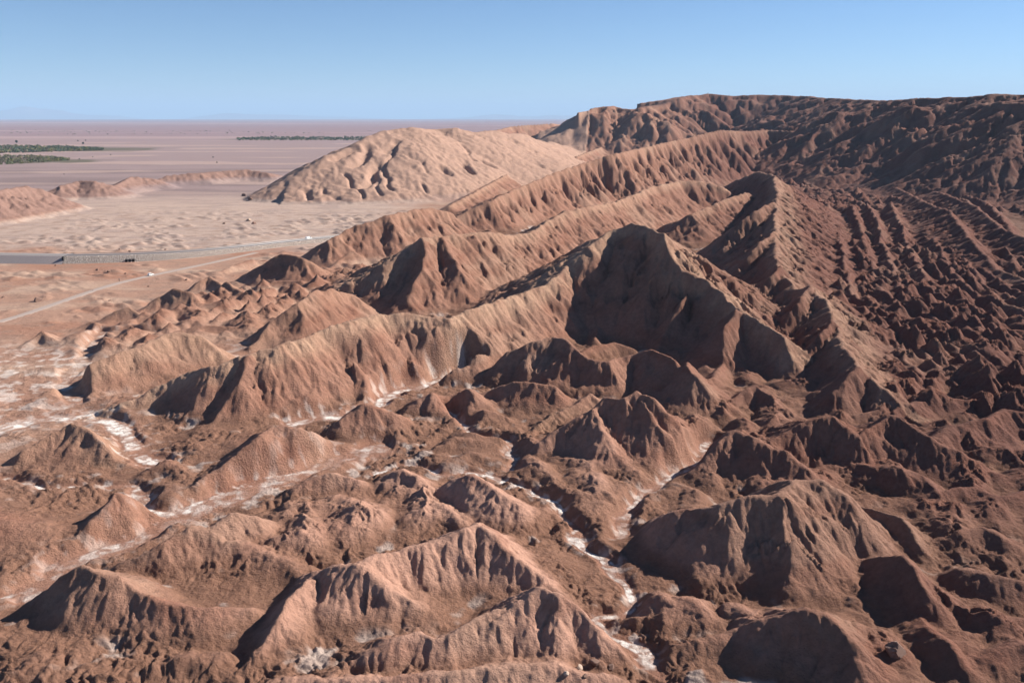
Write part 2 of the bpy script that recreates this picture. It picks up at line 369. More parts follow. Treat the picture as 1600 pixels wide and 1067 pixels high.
def build_height():
    x0 = X.ravel(); y0 = Y.ravel()
    rad0 = RR.ravel().astype(f32)
    near = 1 - ss(2500, 4000, rad0)
    # bend the plan a little so that no crest is a straight line
    wx = x0 + 2.2 * gnoise(x0 / 21, y0 / 21, 1) + 0.9 * gnoise(x0 / 7, y0 / 7, 2)
    wy = y0 + 2.2 * gnoise(x0 / 21, y0 / 21, 3) + 0.9 * gnoise(x0 / 7, y0 / 7, 4)
    F = floor_z(x0, y0).astype(f32) * near + 0.0
    F0 = F.copy()
    # hummocky floor
    mound = fbm(x0 / 26, y0 / 26, 3, 11)
    rugged = ss(-330, -120, x0 - 0.12 * y0 + 30) * near * (1 - 0.8 * ss(350, 520, y0) * ss(-20, -140, x0))
    F = F + (0.6 + 1.5 * mound) * rugged + 0.7 * (1 - rugged) * gnoise(x0 / 60, y0 / 45, 12) * near
    knob = np.zeros_like(x0)
    for pts, reach, hgt in KNOBS:
        wp = [on_floor(a, b) for a, b in pts]
        m = np.zeros_like(x0)
        for p, q in zip(wp[:-1], wp[1:]):
            _, d, _ = seg_nearest(x0, y0, p, q)
            m = np.maximum(m, 1 - d / reach)
        m = ss(0.0, 0.5, m)
        knob = np.maximum(knob, m * hgt)
    ru = (wx * math.cos(.28) - wy * math.sin(.28)) / 21 + .9 * gnoise(x0 / 70, y0 / 90, 27)
    rows = 1 - np.abs((ru - np.floor(ru)) * 2 - 1)
    rows = rows * (.55 + .45 * gnoise(x0 / 35, y0 / 35, 28))
    F = F + knob * np.clip(.62 * rows + 1.0 * pyramids(wx, wy, 13, 15, 0.28, 5) + .35 * pyramids(wx, wy, 7, 8, 0.5, 6), 0, 1.6)
    nearfield = rugged * (1 - ss(330, 480, rad0)) * ss(-.3, .2, gnoise(x0 / 60, y0 / 60, 25) + .2)
    F = F + nearfield * (3.2 * pyramids(wx, wy, 30, 40, 0.6, 7) + 2.4 * pyramids(wx, wy, 15, 19, 0.3, 9) - 1.2)
    ledge = (1 - ss(30, 120, x0)) * ss(-560, -420, x0) * ss(420, 520, y0) * (1 - ss(1000, 1150, y0)) * (1 - .4 * ss(-120, -240, x0))
    F = F + 5.0 * ledge * np.clip(pyramids(wx, wy, 9, 19, 0.7, 8) - .15, 0, 1) * ss(.0, .35, fbm(x0 / 60, y0 / 50, 2, 26) + .15)
    F = F + .5 * ledge * gnoise(x0 / 14, y0 / 9, 29)
    H = F.copy()
    cap = np.zeros_like(x0); body = np.zeros_like(x0); gul = np.ones_like(x0); cd = np.full(len(x0), 30, f32)
    allr = [([crest(a, b, d, s) for a, b, d in pts], f, g, cp, rad, 1.0) for pts, s, f, g, cp, rad in RIDGES]
    rs = np.random.RandomState(3)
    wa = allr[MAIN_A][0][2:]
    for k in range(1, 12):                      # serrated fins of tilted beds
        off = 17 + 21 * (k - 1) + rs.uniform(-4, 4)
        fin = []
        for i, (px, py, pz) in enumerate(wa):
            fr = math.hypot(px, py) / 700
            fin.append((px + off * (.55 + .45 * fr), py + rs.uniform(-6, 6) + off * .25, pz * (.30 + .45 * math.exp(-off / 38)) * rs.uniform(.75, 1.1) + 2 * (k > 4)))
        fin = fin[rs.randint(0, 2):len(fin) - (rs.randint(0, 3) if k < 6 else 3 + rs.randint(0, 3))]
        allr.append((fin, (.85, .95), .9, 0, .6, 3.2))
    for wp, f, g, cp, rad, ser in allr:
        reach = max(max(p[2] - float(floor_z(p[0], p[1])) for p in wp), 4) / min(f) + 12
        xs = [p[0] for p in wp]; ys = [p[1] for p in wp]
        idx = np.nonzero((x0 > min(xs) - reach) & (x0 < max(xs) + reach) & (y0 > min(ys) - reach) & (y0 < max(ys) + reach))[0]
        if len(idx) == 0: continue
        a = wx[idx]; b = wy[idx]
        best = np.full(len(idx), -1e3, f32); bd = np.full(len(idx), 1e4, f32); bs = np.zeros(len(idx), f32)
        segs = [seg_nearest(a, b, p, q) for p, q in zip(wp[:-1], wp[1:])]
        for t, d, sd in segs:
            up = d < bd
            bd = np.where(up, d, bd); bs = np.where(up, sd, bs)
        sl = f[1] + (f[0] - f[1]) * ss(-6, 6, np.sign(bs) * bd) if f[0] != f[1] else f[0]
        for (t, d, sd), p, q in zip(segs, wp[:-1], wp[1:]):
            zc = p[2] + t * (q[2] - p[2])
            zc = zc + np.minimum(1.2, .05 * np.clip(zc, 0, 90)) * ser * gnoise(a / 9, b / 9, 34)
            h = zc - sl * (np.sqrt(d * d + rad * rad) - rad)
            best = np.maximum(best, h)
        cur = H[idx]
        k = 1.6
        dd = np.clip(0.5 + 0.5 * (best - cur) / k, 0, 1)
        H[idx] = cur + (best - cur) * dd + k * dd * (1 - dd)
        w = best > cur
        cap[idx] = np.where(w, cp * np.where(bs > 0, 1 - ss(10, 28, bd), 1 - ss(2.0, 11, bd)) if cp < 1.5 else 0, cap[idx])
        body[idx] = np.where(w, 1.0 if cp > 1.5 else 0.0, body[idx])
        gul[idx] = np.where(w, g, gul[idx]); cd[idx] = np.where(w, bd, cd[idx])
    # plateau with its scarp
    wp = [crest(a, b, d, .52) for a, b, d in PLATEAU]
    best = np.full(len(x0), 1e9, f32); zt = np.zeros_like(x0); sg = np.zeros_like(x0)
    for i, (p, q) in enumerate(zip(wp[:-1], wp[1:])):
        t, d, sd = seg_nearest(x0, y0, p, q)
        up = d < best
        best = np.where(up, d, best); zt = np.where(up, p[2] + t * (q[2] - p[2]), zt); sg = np.where(up, sd, sg)
    inside = (sg < 0) & (np.arctan2(x0, y0) > math.atan2(wp[-1][0], wp[-1][1]) + .004)
    sdist = np.where(inside, -best, best) + 13 * fbm(x0 / 130, y0 / 130, 3, 31)
    soft = np.sqrt(np.clip(sdist, 0, None) ** 2 + 30 ** 2) - 30
    zt = zt + 2.2 * fbm(x0 / 55, y0 / 55, 3, 36)
    sc = zt + 5 - np.where(sdist < 0, -.13 * sdist, 0.50 * soft)
    shelf = 14 * ss(-.1, .4, fbm(x0 / 170, y0 / 170, 2, 33)) * ss(40, 90, sdist)      # bosses standing out of the scarp
    sc = sc + shelf
    sc = np.where(inside & (best > 1500), -1e3, sc)
    up = sc > H
    H = np.where(up, sc, H); gul = np.where(up, np.where(inside, .15, 1.1), gul); cd = np.where(up, 30, cd); cap = np.where(up, 0, cap)
    scarp = up & ~inside

    # gullies: stripes that run down the slope, one octave after another
    relief = np.clip(H - F0, 0, 80)
    def grad(h):
        h2 = h.reshape(NR, NA)
        gr = np.gradient(h2, rr, axis=0)
        ga = np.gradient(h2, az, axis=1) / RR
        sn, cs = np.sin(AZ), np.cos(AZ)
        return (gr * sn + ga * cs).ravel().astype(f32), (gr * cs - ga * sn).ravel().astype(f32)
    base_m = (ss(0.5, 7, relief) * near).astype(f32)
    farsize = ss(600, 1100, rad0)
    act = np.nonzero((relief > 0.3) & (rad0 < 3500))[0]
    for lam, amp, seed, rlim in ((75., 14., 40, 1e9), (30., 4.6, 41, 1e9), (14., 2.3, 42, 1e9), (6.2, 1.0, 43, 1800), (2.6, 0.45, 44, 900)):
        gx, gy = grad(H)
        i = act[rad0[act] < rlim]
        gx = gx[i]; gy = gy[i]
        m = np.sqrt(gx * gx + gy * gy) + 1e-5
        nx, ny = -gy / m, gx / m
        px = x0[i] / lam; py = y0[i] / lam
        cx = np.floor(px).astype(np.int32); cy = np.floor(py).astype(np.int32)
        sc_ = np.zeros(len(i), f32); ss_ = np.zeros(len(i), f32); wsum = np.zeros(len(i), f32)
        for oy in (-1, 0, 1):
            for ox in (-1, 0, 1):
                ax = (cx + ox + seed * 7) & 255; ay = (cy + oy + seed * 3) & 255
                vx = (px - (cx + ox) - _R1[ax, ay]).astype(f32)
                vy = (py - (cy + oy) - _R2[ax, ay]).astype(f32)
                w = np.maximum(0, np.exp(-2.0 * (vx * vx + vy * vy)) - 0.011)
                ph = (vx * nx + vy * ny) * f32(6.2832)
                sc_ += w * np.cos(ph); ss_ += w * np.sin(ph); wsum += w
        mag = np.sqrt(sc_ * sc_ + ss_ * ss_) + 1e-4
        c = sc_ / np.maximum(mag, 0.35 * wsum)
        rel = relief[i]
        if 10 < lam < 20: gg = gul[i] * (.55 + .45 * ss(300, 500, rad0[i]))
        else: gg = gul[i] if lam > 10 else np.clip(gul[i] * 1.3, .6, 1.2)
        gg = gg * (1 - .65 * body[i])
        lim = np.minimum(amp * gg, (.17 * np.clip(gul[i], 1, 1.9) if lam > 20 else (.12 if lam > 10 else (.06 if lam > 5 else .036))) * rel + .02)
        if lam > 60: lim = np.where(body[i] > .5, 2.5, lim * ss(700, 1000, rad0[i]))
        fade = ss(0.10, 0.45, m) * base_m[i] * ss(0.4, .35 * lam, cd[i])
        cut = 1 - np.sqrt(np.clip((1 + c) * .5, 0, 1))
        H[i] -= lim * fade * cut * f32(1.0)
    q = np.nonzero(body > .5)[0]
    a = x0[q] + 7 * gnoise(x0[q] / 40, y0[q] / 40, 91); b = y0[q] + 7 * gnoise(x0[q] / 40, y0[q] / 40, 92)
    H[q] += (7 * fbm(a / 150, b / 170, 2, 95) + .8 * fbm(a / 22, b / 60, 2, 96)) * ss(0, 12, relief[q])
    Hg = H.reshape(NR, NA)
    def hit(px, py):
        dx, dy, dz = ray(px, py); hl = math.hypot(dx, dy)
        j = int(np.argmin(np.abs(az - math.atan2(dx, dy))))
        k = np.nonzero((rr > 850) & (Hg[:, j] > CAM_H + rr * dz / hl))[0][0]
        return float(X[k, j]), float(Y[k, j])
    for pts, wd, dp in DOME_CUTS:
        wp = [hit(*p_) for p_ in pts]
        d = np.full(len(q), 1e3, f32)
        for p_, q_ in zip(wp[:-1], wp[1:]):
            d = np.minimum(d, seg_nearest(a, b, p_, q_)[1])
        H[q] -= dp * (1 - ss(0, wd, d)) * ss(0, 10, relief[q])
    relief = np.clip(H - F0, 0, 80)
    # washes
    salt = np.zeros_like(x0)
    washd = np.full(len(x0), 1e3, f32)
    for pts, hw, st in WASHES:
        wp = [on_floor(a, b) for a, b in pts]
        xs = [p[0] for p in wp]; ys = [p[1] for p in wp]
        idx = np.nonzero((x0 > min(xs) - 40) & (x0 < max(xs) + 40) & (y0 > min(ys) - 40) & (y0 < max(ys) + 40))[0]
        a = x0[idx] + 2.5 * gnoise(x0[idx] / 9, y0[idx] / 9, 51); b = y0[idx] + 2.5 * gnoise(x0[idx] / 9, y0[idx] / 9, 52)
        d = np.full(len(idx), 1e3, f32)
        for p, q in zip(wp[:-1], wp[1:]):
            d = np.minimum(d, seg_nearest(a, b, p, q)[1])
        zf = floor_z(x0[idx], y0[idx])
        cut = 1 - ss(hw, hw + 6, d)
        tgt = zf - .3
        hh = H[idx]
        H[idx] = np.where(hh > tgt, hh + (np.minimum(hh, tgt + .45 * np.clip(d - hw, 0, 50) * 1.3) - hh) * cut, hh)
        brk = ss(-.35, .25, fbm(x0[idx] / 14, y0[idx] / 14, 3, 54) + .12)
        braid = .25 + .75 * ss(-.12, .08, fbm(x0[idx] / 3, y0[idx] / 3, 3, 55))
        salt[idx] = np.maximum(salt[idx], st * (1 - ss(hw * .45, hw * .75, d)) * brk * braid + .5 * st * ss(.1, .5, fbm(x0[idx] / 4, y0[idx] / 4, 3, 56)) * (1 - ss(hw, hw * 3.2, d)))
        washd[idx] = np.minimum(washd[idx], d / hw)
    for pts, w0, w1, zz in ((ROAD, 5, 16, 0.0), (WALLBASE, 14, 30, 0.0)):
        wp = [on_floor(a, b) for a, b in pts]
        d = np.full(len(x0), 1e3, f32)
        for p, q in zip(wp[:-1], wp[1:]):
            d = np.minimum(d, seg_nearest(x0, y0, p, q)[1])
        k = (1 - ss(w0, w1, d)) * (H < 6)
        H = H + (zz - H) * k
    # rubble on the floors, crumbly cap rock
    low = (1 - ss(1.5, 6, relief)) * rugged
    rough = low * ss(0.9, 2.2, washd)
    tx = x0 + 1.6 * gnoise(x0 / 5, y0 / 5, 67); ty = y0 + 1.6 * gnoise(x0 / 5, y0 / 5, 68)
    tur = .8 * np.abs(gnoise(tx / 7, ty / 7, 66)) + .65 * np.abs(gnoise(tx / 3.0, ty / 3.0, 61)) + .4 * np.abs(gnoise(tx / 1.3, ty / 1.3, 62)) - .1
    H = H + (rough * (1.7 * (tur - .3)) * ss(-.5, .5, gnoise(x0 / 24, y0 / 24, 65) + .05) + cap * .8 * (tur - .4) * (rad0 < 1500)) * (1 - ss(700, 1200, rad0) * .6)
    H = H + (0.4 * gnoise(x0 / 9, y0 / 9, 63) + 0.16 * gnoise(x0 / 2.4, y0 / 2.4, 64)) * ss(.5, 4, relief) * near
    H = H + (.14 * gnoise(x0 / 1.25, y0 / 1.25, 69) * (1 - ss(260, 420, rad0)) + .22 * gnoise(tx / 3.5, ty / 3.5, 70) * (1 - ss(500, 800, rad0))) * ss(.0, .6, washd - .6)
    return H, F, relief, salt, washd, cap, rough, scarp, inside & up, rugged, body

H, F, RELIEF, SALT, WASHD, CAP, ROUGH, SCARP, TOP, RUGGED, BODY = build_height()

def ground(x, y):
    r = math.hypot(x, y); a = math.atan2(x, y)
    i = np.clip(np.interp(r, rr, np.arange(NR)), 0, NR - 1.001); j = np.clip(np.interp(a, az, np.arange(NA)), 0, NA - 1.001)
    i0, j0 = int(i), int(j); fi, fj = i - i0, j - j0
    h = H.reshape(NR, NA)
    return float((h[i0, j0] * (1 - fj) + h[i0, j0 + 1] * fj) * (1 - fi) + (h[i0 + 1, j0] * (1 - fj) + h[i0 + 1, j0 + 1] * fj) * fi)

# ------------------------------------------------------------------ colour of the ground
def lerp(c, k, m):
    return c + (np.array(k, f32)[None, :] - c) * m[:, None]

def build_colour():
    x = X.ravel(); y = Y.ravel(); r = RR.ravel()
    n1 = fbm(x / 40, y / 40, 3, 71); n2 = fbm(x / 9, y / 9, 3, 72); n3 = gnoise(x / 2.2, y / 2.2, 73)
    c = np.tile(np.array([.235, .134, .098], f32), (len(x), 1))
    c = lerp(c, (.265, .156, .116), np.clip(.5 + n1, 0, 1) * .7)
    c = lerp(c, (.195, .098, .068), np.clip(.2 + n2, 0, 1) * .45)
    # darker chocolate beds to the right
    dark = ss(-20, 190, x - 0.18 * (y - 200)) * (r < 4000)
    c = lerp(c, (.120, .056, .045), dark * .85)
    pale_c = ss(90, 15, np.abs(x + 8 - .02 * (y - 200))) * ss(300, 250, y) * ss(2, 5, RELIEF)
    c = lerp(c, (.37, .232, .178), pale_c * .9)
    bed = ss(.15, .6, fbm(x / 55 + .3, y / 90, 3, 88)) * ss(2, 6, RELIEF) * (1 - BODY)
    c = lerp(c, (.29, .20, .15), bed * .45 * (1 - .5 * dark))
    band_r = gnoise((x * .8 + y * .35) / 16, H / 5, 89)
    c = lerp(c, (.16, .072, .05), ss(.1, .5, band_r) * ss(2, 6, RELIEF) * (1 - BODY) * .35)
    # rough floors
    c = lerp(c, (.15, .088, .061), ROUGH * .65)
    c = lerp(c, (.36, .25, .195), BODY * .9)
    c = lerp(c, (.36, .25, .18), np.clip(CAP * (.75 + .5 * n2), 0, 1) * .85)
    # open plain on the left: orange flats, grey washes, lilac distance
    plain = (1 - RUGGED) * (1 - ss(1.5, 6, RELIEF))
    c = lerp(c, (.34, .22, .165), plain * (r < 5000))
    gx = fbm(x / 120, y / 40, 3, 75)
    c = lerp(c, (.40, .30, .235), plain * ss(-.1, .5, gx) * .8)
    kh = ss(2, 7, RELIEF) * ss(-90, -150, x + .0 * y) * ss(850, 950, y) * (1 - BODY)
    c = lerp(c, (.235, .155, .130), kh * .9)
    c = lerp(c, (.30, .165, .115), plain * ss(.0, .5, fbm(x / 90, y / 60, 3, 78)) * ss(1150, 950, y) * .8)
    edge = 1 - ss(-40, 60, x + 110 + .16 * (y - 900) + 40 * fbm(x / 60, y / 80, 2, 79))
    grey = ss(735, 800, y + 40 * fbm(x / 70, y / 40, 2, 80)) * edge * (1 - ss(1.5, 5, RELIEF))
    c = lerp(c, (.40, .325, .28), grey * .9)
    c = lerp(c, (.31, .25, .225), grey * ss(.0, .5, fbm(x / 50, y / 25, 3, 82)) * .7)
    c = lerp(c, (.27, .19, .15), plain * ss(.1, .5, fbm(x / 16, y / 12, 3, 83)) * ss(1250, 1000, y) * .55)
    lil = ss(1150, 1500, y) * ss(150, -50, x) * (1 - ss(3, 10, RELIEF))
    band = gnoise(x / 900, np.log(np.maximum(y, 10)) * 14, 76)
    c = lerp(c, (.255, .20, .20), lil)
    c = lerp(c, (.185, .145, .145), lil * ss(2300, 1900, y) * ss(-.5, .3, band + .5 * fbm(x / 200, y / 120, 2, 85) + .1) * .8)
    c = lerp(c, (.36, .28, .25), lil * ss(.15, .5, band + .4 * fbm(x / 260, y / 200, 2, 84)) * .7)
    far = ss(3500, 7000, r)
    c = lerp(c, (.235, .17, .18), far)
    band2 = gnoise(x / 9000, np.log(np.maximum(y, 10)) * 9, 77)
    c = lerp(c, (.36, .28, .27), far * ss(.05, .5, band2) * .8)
    for poly in (((-400, 233), (60, 232), (155, 234)), ((-400, 251), (40, 251), (100, 252)), ((380, 218), (520, 218), (640, 218))):
        wp = [on_floor(*q) for q in poly]
        d = np.full(len(x), 1e9, f32)
        for p, q in zip(wp[:-1], wp[1:]): d = np.minimum(d, seg_nearest(x, y, p, q)[1])
        w = (260 if poly[0][1] > 219 else 120) if poly[0][1] < 240 else 130
        c = lerp(c, (.085, .085, .05), (1 - ss(.5, 1.0, d / w + .5 * gnoise(x / 90, y / 90, 86))) * .8)
    # salt
    pat = np.clip(.62 + 1.2 * n2 + .7 * n3, 0, 1)
    flat = ss(-150, -230, x + 0.1 * (y - 400)) * ss(250, 310, y) * (1 - ss(400, 450, y)) * (1 - ss(.5, 3, RELIEF))
    film = (1 - ss(.5, 3.0, RELIEF)) * RUGGED * ss(.35, .8, n2 + .6 * n1) * .35 * (1 - dark * .8)
    s = np.clip(np.maximum(np.maximum(SALT * (.35 + .65 * pat), film), flat * ss(.0, .4, n2 + .3 * n3) * .45), 0, 1)
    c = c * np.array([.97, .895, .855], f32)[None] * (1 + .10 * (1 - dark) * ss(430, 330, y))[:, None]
    c = lerp(c, (.74, .69, .64), s * .92)
    return c

COL = build_colour()

# ------------------------------------------------------------------ materials
def new_mat(name):
    m = bpy.data.materials.new(name)
    m.use_nodes = True
    nt = m.node_tree
    return m, nt, nt.nodes["Principled BSDF"]

def simple_mat(name, col, rough=.8, metal=0.0, var=.15, scale=3.0):
    m, nt, p = new_mat(name)
    tc = nt.nodes.new("ShaderNodeTexCoord")
    nz = nt.nodes.new("ShaderNodeTexNoise"); nz.inputs["Scale"].default_value = scale
    nz.inputs["Detail"].default_value = 5
    nt.links.new(tc.outputs["Object"], nz.inputs["Vector"])
    mx = nt.nodes.new("ShaderNodeMix"); mx.data_type = 'RGBA'
    mx.inputs[6].default_value = (*[c * (1 - var) for c in col], 1)
    mx.inputs[7].default_value = (*[min(1, c * (1 + var)) for c in col], 1)
    nt.links.new(nz.outputs["Fac"], mx.inputs[0])
    nt.links.new(mx.outputs[2], p.inputs["Base Color"])
    p.inputs["Roughness"].default_value = rough
    p.inputs["Metallic"].default_value = metal
    return m

def terrain_mat():
    m, nt, p = new_mat("badland_clay")
    at = nt.nodes.new("ShaderNodeAttribute"); at.attribute_name = "albedo"
    geo = nt.nodes.new("ShaderNodeNewGeometry")
    n1 = nt.nodes.new("ShaderNodeTexNoise"); n1.inputs["Scale"].default_value = .55; n1.inputs["Detail"].default_value = 8; n1.inputs["Roughness"].default_value = .65
    nt.links.new(geo.outputs["Position"], n1.inputs["Vector"])
    rp = nt.nodes.new("ShaderNodeMapRange")
    rp.inputs[1].default_value = .3; rp.inputs[2].default_value = .7; rp.inputs[3].default_value = .80; rp.inputs[4].default_value = 1.17
    nt.links.new(n1.outputs["Fac"], rp.inputs[0])
    mul = nt.nodes.new("ShaderNodeVectorMath"); mul.operation = 'SCALE'
    nt.links.new(at.outputs["Color"], mul.inputs[0]); nt.links.new(rp.outputs[0], mul.inputs["Scale"])
    nt.links.new(mul.outputs[0], p.inputs["Base Color"])
    n2 = nt.nodes.new("ShaderNodeTexNoise"); n2.inputs["Scale"].default_value = 1.3; n2.inputs["Detail"].default_value = 6; n2.inputs["Roughness"].default_value = .7
    nt.links.new(geo.outputs["Position"], n2.inputs["Vector"])
    b = nt.nodes.new("ShaderNodeBump"); b.inputs["Strength"].default_value = 1.0; b.inputs["Distance"].default_value = .7
    nt.links.new(n2.outputs["Fac"], b.inputs["Height"])
    nt.links.new(b.outputs[0], p.inputs["Normal"])
    p.inputs["Roughness"].default_value = 1.0
    p.inputs["Specular IOR Level"].default_value = .1
    return m

def grid_mesh(name, verts, nr, na, mat, colour=None, smooth=True):
    me = bpy.data.meshes.new(name)
    nv = nr * na
    me.vertices.add(nv)
    me.vertices.foreach_set("co", verts.astype(f32).ravel())
    i = np.arange((nr - 1) * (na - 1))
    a = (i // (na - 1)) * na + i % (na - 1)
    q = np.stack([a, a + na, a + na + 1, a + 1], 1)[:, ::-1].astype(np.int32)
    nf = len(q)
    me.loops.add(nf * 4)
    me.loops.foreach_set("vertex_index", q.ravel())
    me.polygons.add(nf)
    me.polygons.foreach_set("loop_start", np.arange(nf, dtype=np.int32) * 4)
    me.polygons.foreach_set("loop_total", np.full(nf, 4, np.int32))
    me.polygons.foreach_set("use_smooth", np.full(nf, smooth))
    me.update(calc_edges=True)
    if colour is not None:
        at = me.attributes.new("albedo", 'FLOAT_COLOR', 'POINT')
        at.data.foreach_set("color", np.concatenate([colour, np.ones((nv, 1), f32)], 1).astype(f32).ravel())
    me.materials.append(mat)
    o = bpy.data.objects.new(name, me)
    scene.collection.objects.link(o)
    return o

terrain = grid_mesh("terrain", np.stack([X.ravel(), Y.ravel(), H], 1), NR, NA, terrain_mat(), COL)
terrain["kind"] = "structure"

# ------------------------------------------------------------------ far mountains and the air
def mountain(name, px0, px1, dist, prof, seed):
    """a range on the horizon: prof = crest height in photo px above the eye line, evenly spaced"""
    n, m = 160, 24
    u = np.linspace(0, 1, n); v = np.linspace(0, 1, m)
    U, V = np.meshgrid(u, v)
    a = np.arctan((px0 + (px1 - px0) * U - 800) / FPX)
    d = dist + 16000 * (V - .5)
    hp = np.interp(U, np.linspace(0, 1, len(prof)), prof) * .62 / FPX * dist + CAM_H
    hp = np.where(np.array(np.interp(U, np.linspace(0, 1, len(prof)), prof)) <= -3, 0, hp)
    x = np.sin(a) * d / np.cos(a) * np.cos(a); y = np.cos(a) * d
    nz = fbm(x.ravel() / 4600, y.ravel() / 4600, 4, seed).reshape(x.shape)
    z = np.minimum(hp * (1 - np.abs(V - .5) * 2) ** .8 * (1 + .35 * nz), 1700) - 120
    o = grid_mesh(name, np.stack([x.ravel(), y.ravel(), z.ravel()], 1), m, n, MOUNT)
    o["kind"] = "structure"
    return o
MOUNT = simple_mat("far_rock", (.20, .15, .14), 1.0, scale=.0005)
mountain("mountains", 640, 960, 88000, [-3, 0, 2, 4, 7, 9, 7, 8, 5, 3, 2], 81)
mountain("mountains", 280, 640, 94000, [-3, 2, 8, 11, 10, 8, 6, 4, 2, 0, -3], 84)
mountain("mountains", -220, 260, 100000, [8, 14, 24, 28, 22, 14, 20, 16, 10, 5, -3], 87)

def box_mesh(name, lo, hi):
    me = bpy.data.meshes.new(name)
    v = [(a, b, c) for c in (lo[2], hi[2]) for b in (lo[1], hi[1]) for a in (lo[0], hi[0])]
    me.from_pydata(v, [], [(0, 2, 3, 1), (4, 5, 7, 6), (0, 1, 5, 4), (2, 6, 7, 3), (0, 4, 6, 2), (1, 3, 7, 5)])
    return me
hz = bpy.data.objects.new("haze", box_mesh("haze", (-130000, -130000, -150), (130000, 130000, 1750)))
scene.collection.objects.link(hz)
hz["kind"] = "stuff"
hm = bpy.data.materials.new("haze_air"); hm.use_nodes = True
hn = hm.node_tree; hn.nodes.clear()
pv = hn.nodes.new("ShaderNodeVolumePrincipled")
pv.inputs["Color"].default_value = (.50, .72, 1.0, 1)
pv.inputs["Density"].default_value = 2.3e-5
ho = hn.nodes.new("ShaderNodeOutputMaterial")
hn.links.new(pv.outputs[0], ho.inputs["Volume"])
hz.data.materials.append(hm)

# ------------------------------------------------------------------ mesh helpers for the small things
def link(name, me, mat=None, parent=None, loc=(0, 0, 0), rot=0.0):
    if mat and not me.materials: me.materials.append(mat)
    o = bpy.data.objects.new(name, me)
    o.location = loc; o.rotation_euler = (0, 0, rot)
    scene.collection.objects.link(o)
    if parent: o.parent = parent
    return o

def thing(name, label, cat, loc, rot=0.0, group=None):
    o = bpy.data.objects.new(name, None)
    scene.collection.objects.link(o)
    o.location = loc; o.rotation_euler = (0, 0, rot); o.empty_display_size = .5
    tag(o, label, cat, group)
    return o

def tag(o, label, cat, group=None):
    o["label"] = label; o["category"] = cat
    if group: o["group"] = group

def mesh(name, v, f, smooth=False):
    me = bpy.data.meshes.new(name)
    me.from_pydata([tuple(map(float, p)) for p in v], [], f)
    if smooth: me.polygons.foreach_set("use_smooth", [True] * len(me.polygons))
    me.update()
    return me

class MB:
    def __init__(self): self.v = []; self.f = []
    def box(self, x0, x1, y0, y1, z0, z1, tx=0, ty=0):
        n = len(self.v)
        self.v += [(x0, y0, z0), (x1, y0, z0), (x1, y1, z0), (x0, y1, z0),
                   (x0 + tx, y0 + ty, z1), (x1 - tx, y0 + ty, z1), (x1 - tx, y1 - ty, z1), (x0 + tx, y1 - ty, z1)]
        self.f += [tuple(n + i for i in q) for q in ((0, 3, 2, 1), (4, 5, 6, 7), (0, 1, 5, 4), (1, 2, 6, 5), (2, 3, 7, 6), (3, 0, 4, 7))]
        return self
    def prism(self, prof, y0, y1):
        """profile in x-z, run along y"""
        n = len(self.v); k = len(prof)
        self.v += [(x, y0, z) for x, z in prof] + [(x, y1, z) for x, z in prof]
        self.f += [tuple(range(n, n + k)), tuple(range(n + 2 * k - 1, n + k - 1, -1))]
        self.f += [(n + i, n + k + i, n + k + (i + 1) % k, n + (i + 1) % k) for i in range(k)]
        return self
    def cyl(self, c, r, half, n=14, axis='y'):
        b = len(self.v)
        for s_ in (-half, half):
            for i in range(n):
                t = 2 * math.pi * i / n
                self.v.append((c[0] + r * math.cos(t), c[1] + s_, c[2] + r * math.sin(t)) if axis == 'y' else (c[0] + r * math.cos(t), c[1] + r * math.sin(t), c[2] + s_))
        self.f += [tuple(range(b, b + n)), tuple(range(b + 2 * n - 1, b + n - 1, -1))]
        self.f += [(b + i, b + n + i, b + n + (i + 1) % n, b + (i + 1) % n) for i in range(n)]
        return self
    def build(self, name, mat, parent=None, **k):
        return link(name, mesh(name, self.v, self.f), mat, parent, **k)

def resample(wp, step):
    out = [np.array(wp[0][:2])]
    for p, q in zip(wp[:-1], wp[1:]):
        p = np.array(p[:2]); q = np.array(q[:2])
        n = max(1, int(np.hypot(*(q - p)) / step))
        out += [p + (q - p) * i / n for i in range(1, n + 1)]
    out = np.array(out)
    for _ in range(30):
        out[1:-1] = (out[:-2] + out[2:]) / 4 + out[1:-1] / 2
    return out

def ribbon(name, line, offs, mat, kind=None, parent=None):
    """strips along a line: offs = [(sideways, height), ...]"""
    d = np.gradient(line, axis=0); d /= np.linalg.norm(d, axis=1)[:, None]
    nrm = np.stack([d[:, 1], -d[:, 0]], 1)          # to the right of the run
    v = []; f = []
    k = len(offs)
    for i, p in enumerate(line):
        for o_, h in offs:
            hh = h(i) if callable(h) else h
            v.append((p[0] + nrm[i, 0] * o_, p[1] + nrm[i, 1] * o_, hh))
    for i in range(len(line) - 1):
        for j in range(k - 1):
            a = i * k + j
            f.append((a, a + 1, a + k + 1, a + k))
    o = link(name, mesh(name, v, f), mat, parent)
    if kind: o["kind"] = kind
    return o

# ------------------------------------------------------------------ dirt road, highway, stone wall
M_road = simple_mat("road_gravel", (.30, .235, .20), .95, scale=.6)
M_asph = simple_mat("asphalt", (.19, .17, .16), .9, scale=.8)
M_bank = simple_mat("bank_earth", (.25, .21, .20), 1.0, var=.3, scale=1.2)
M_stone = simple_mat("wall_stone", (.62, .54, .47), .95, var=.6, scale=.7)
M_mortar = simple_mat("wall_mortar", (.24, .19, .165), 1.0, scale=2)
M_steel = simple_mat("galvanised_steel", (.30, .30, .30), .5, .6)
M_dark = simple_mat("culvert_dark", (.03, .027, .025), 1.0)
rl = resample([on_floor(a, b) for a, b in ROAD], 4.0)
wob = lambda i: .10 + .05 * math.sin(i * .7)
ribbon("road", rl, [(-3.6, -.25), (-2.8, wob), (-.8, .2), (.8, .2), (2.8, wob), (3.6, -.25)], M_road, "structure")

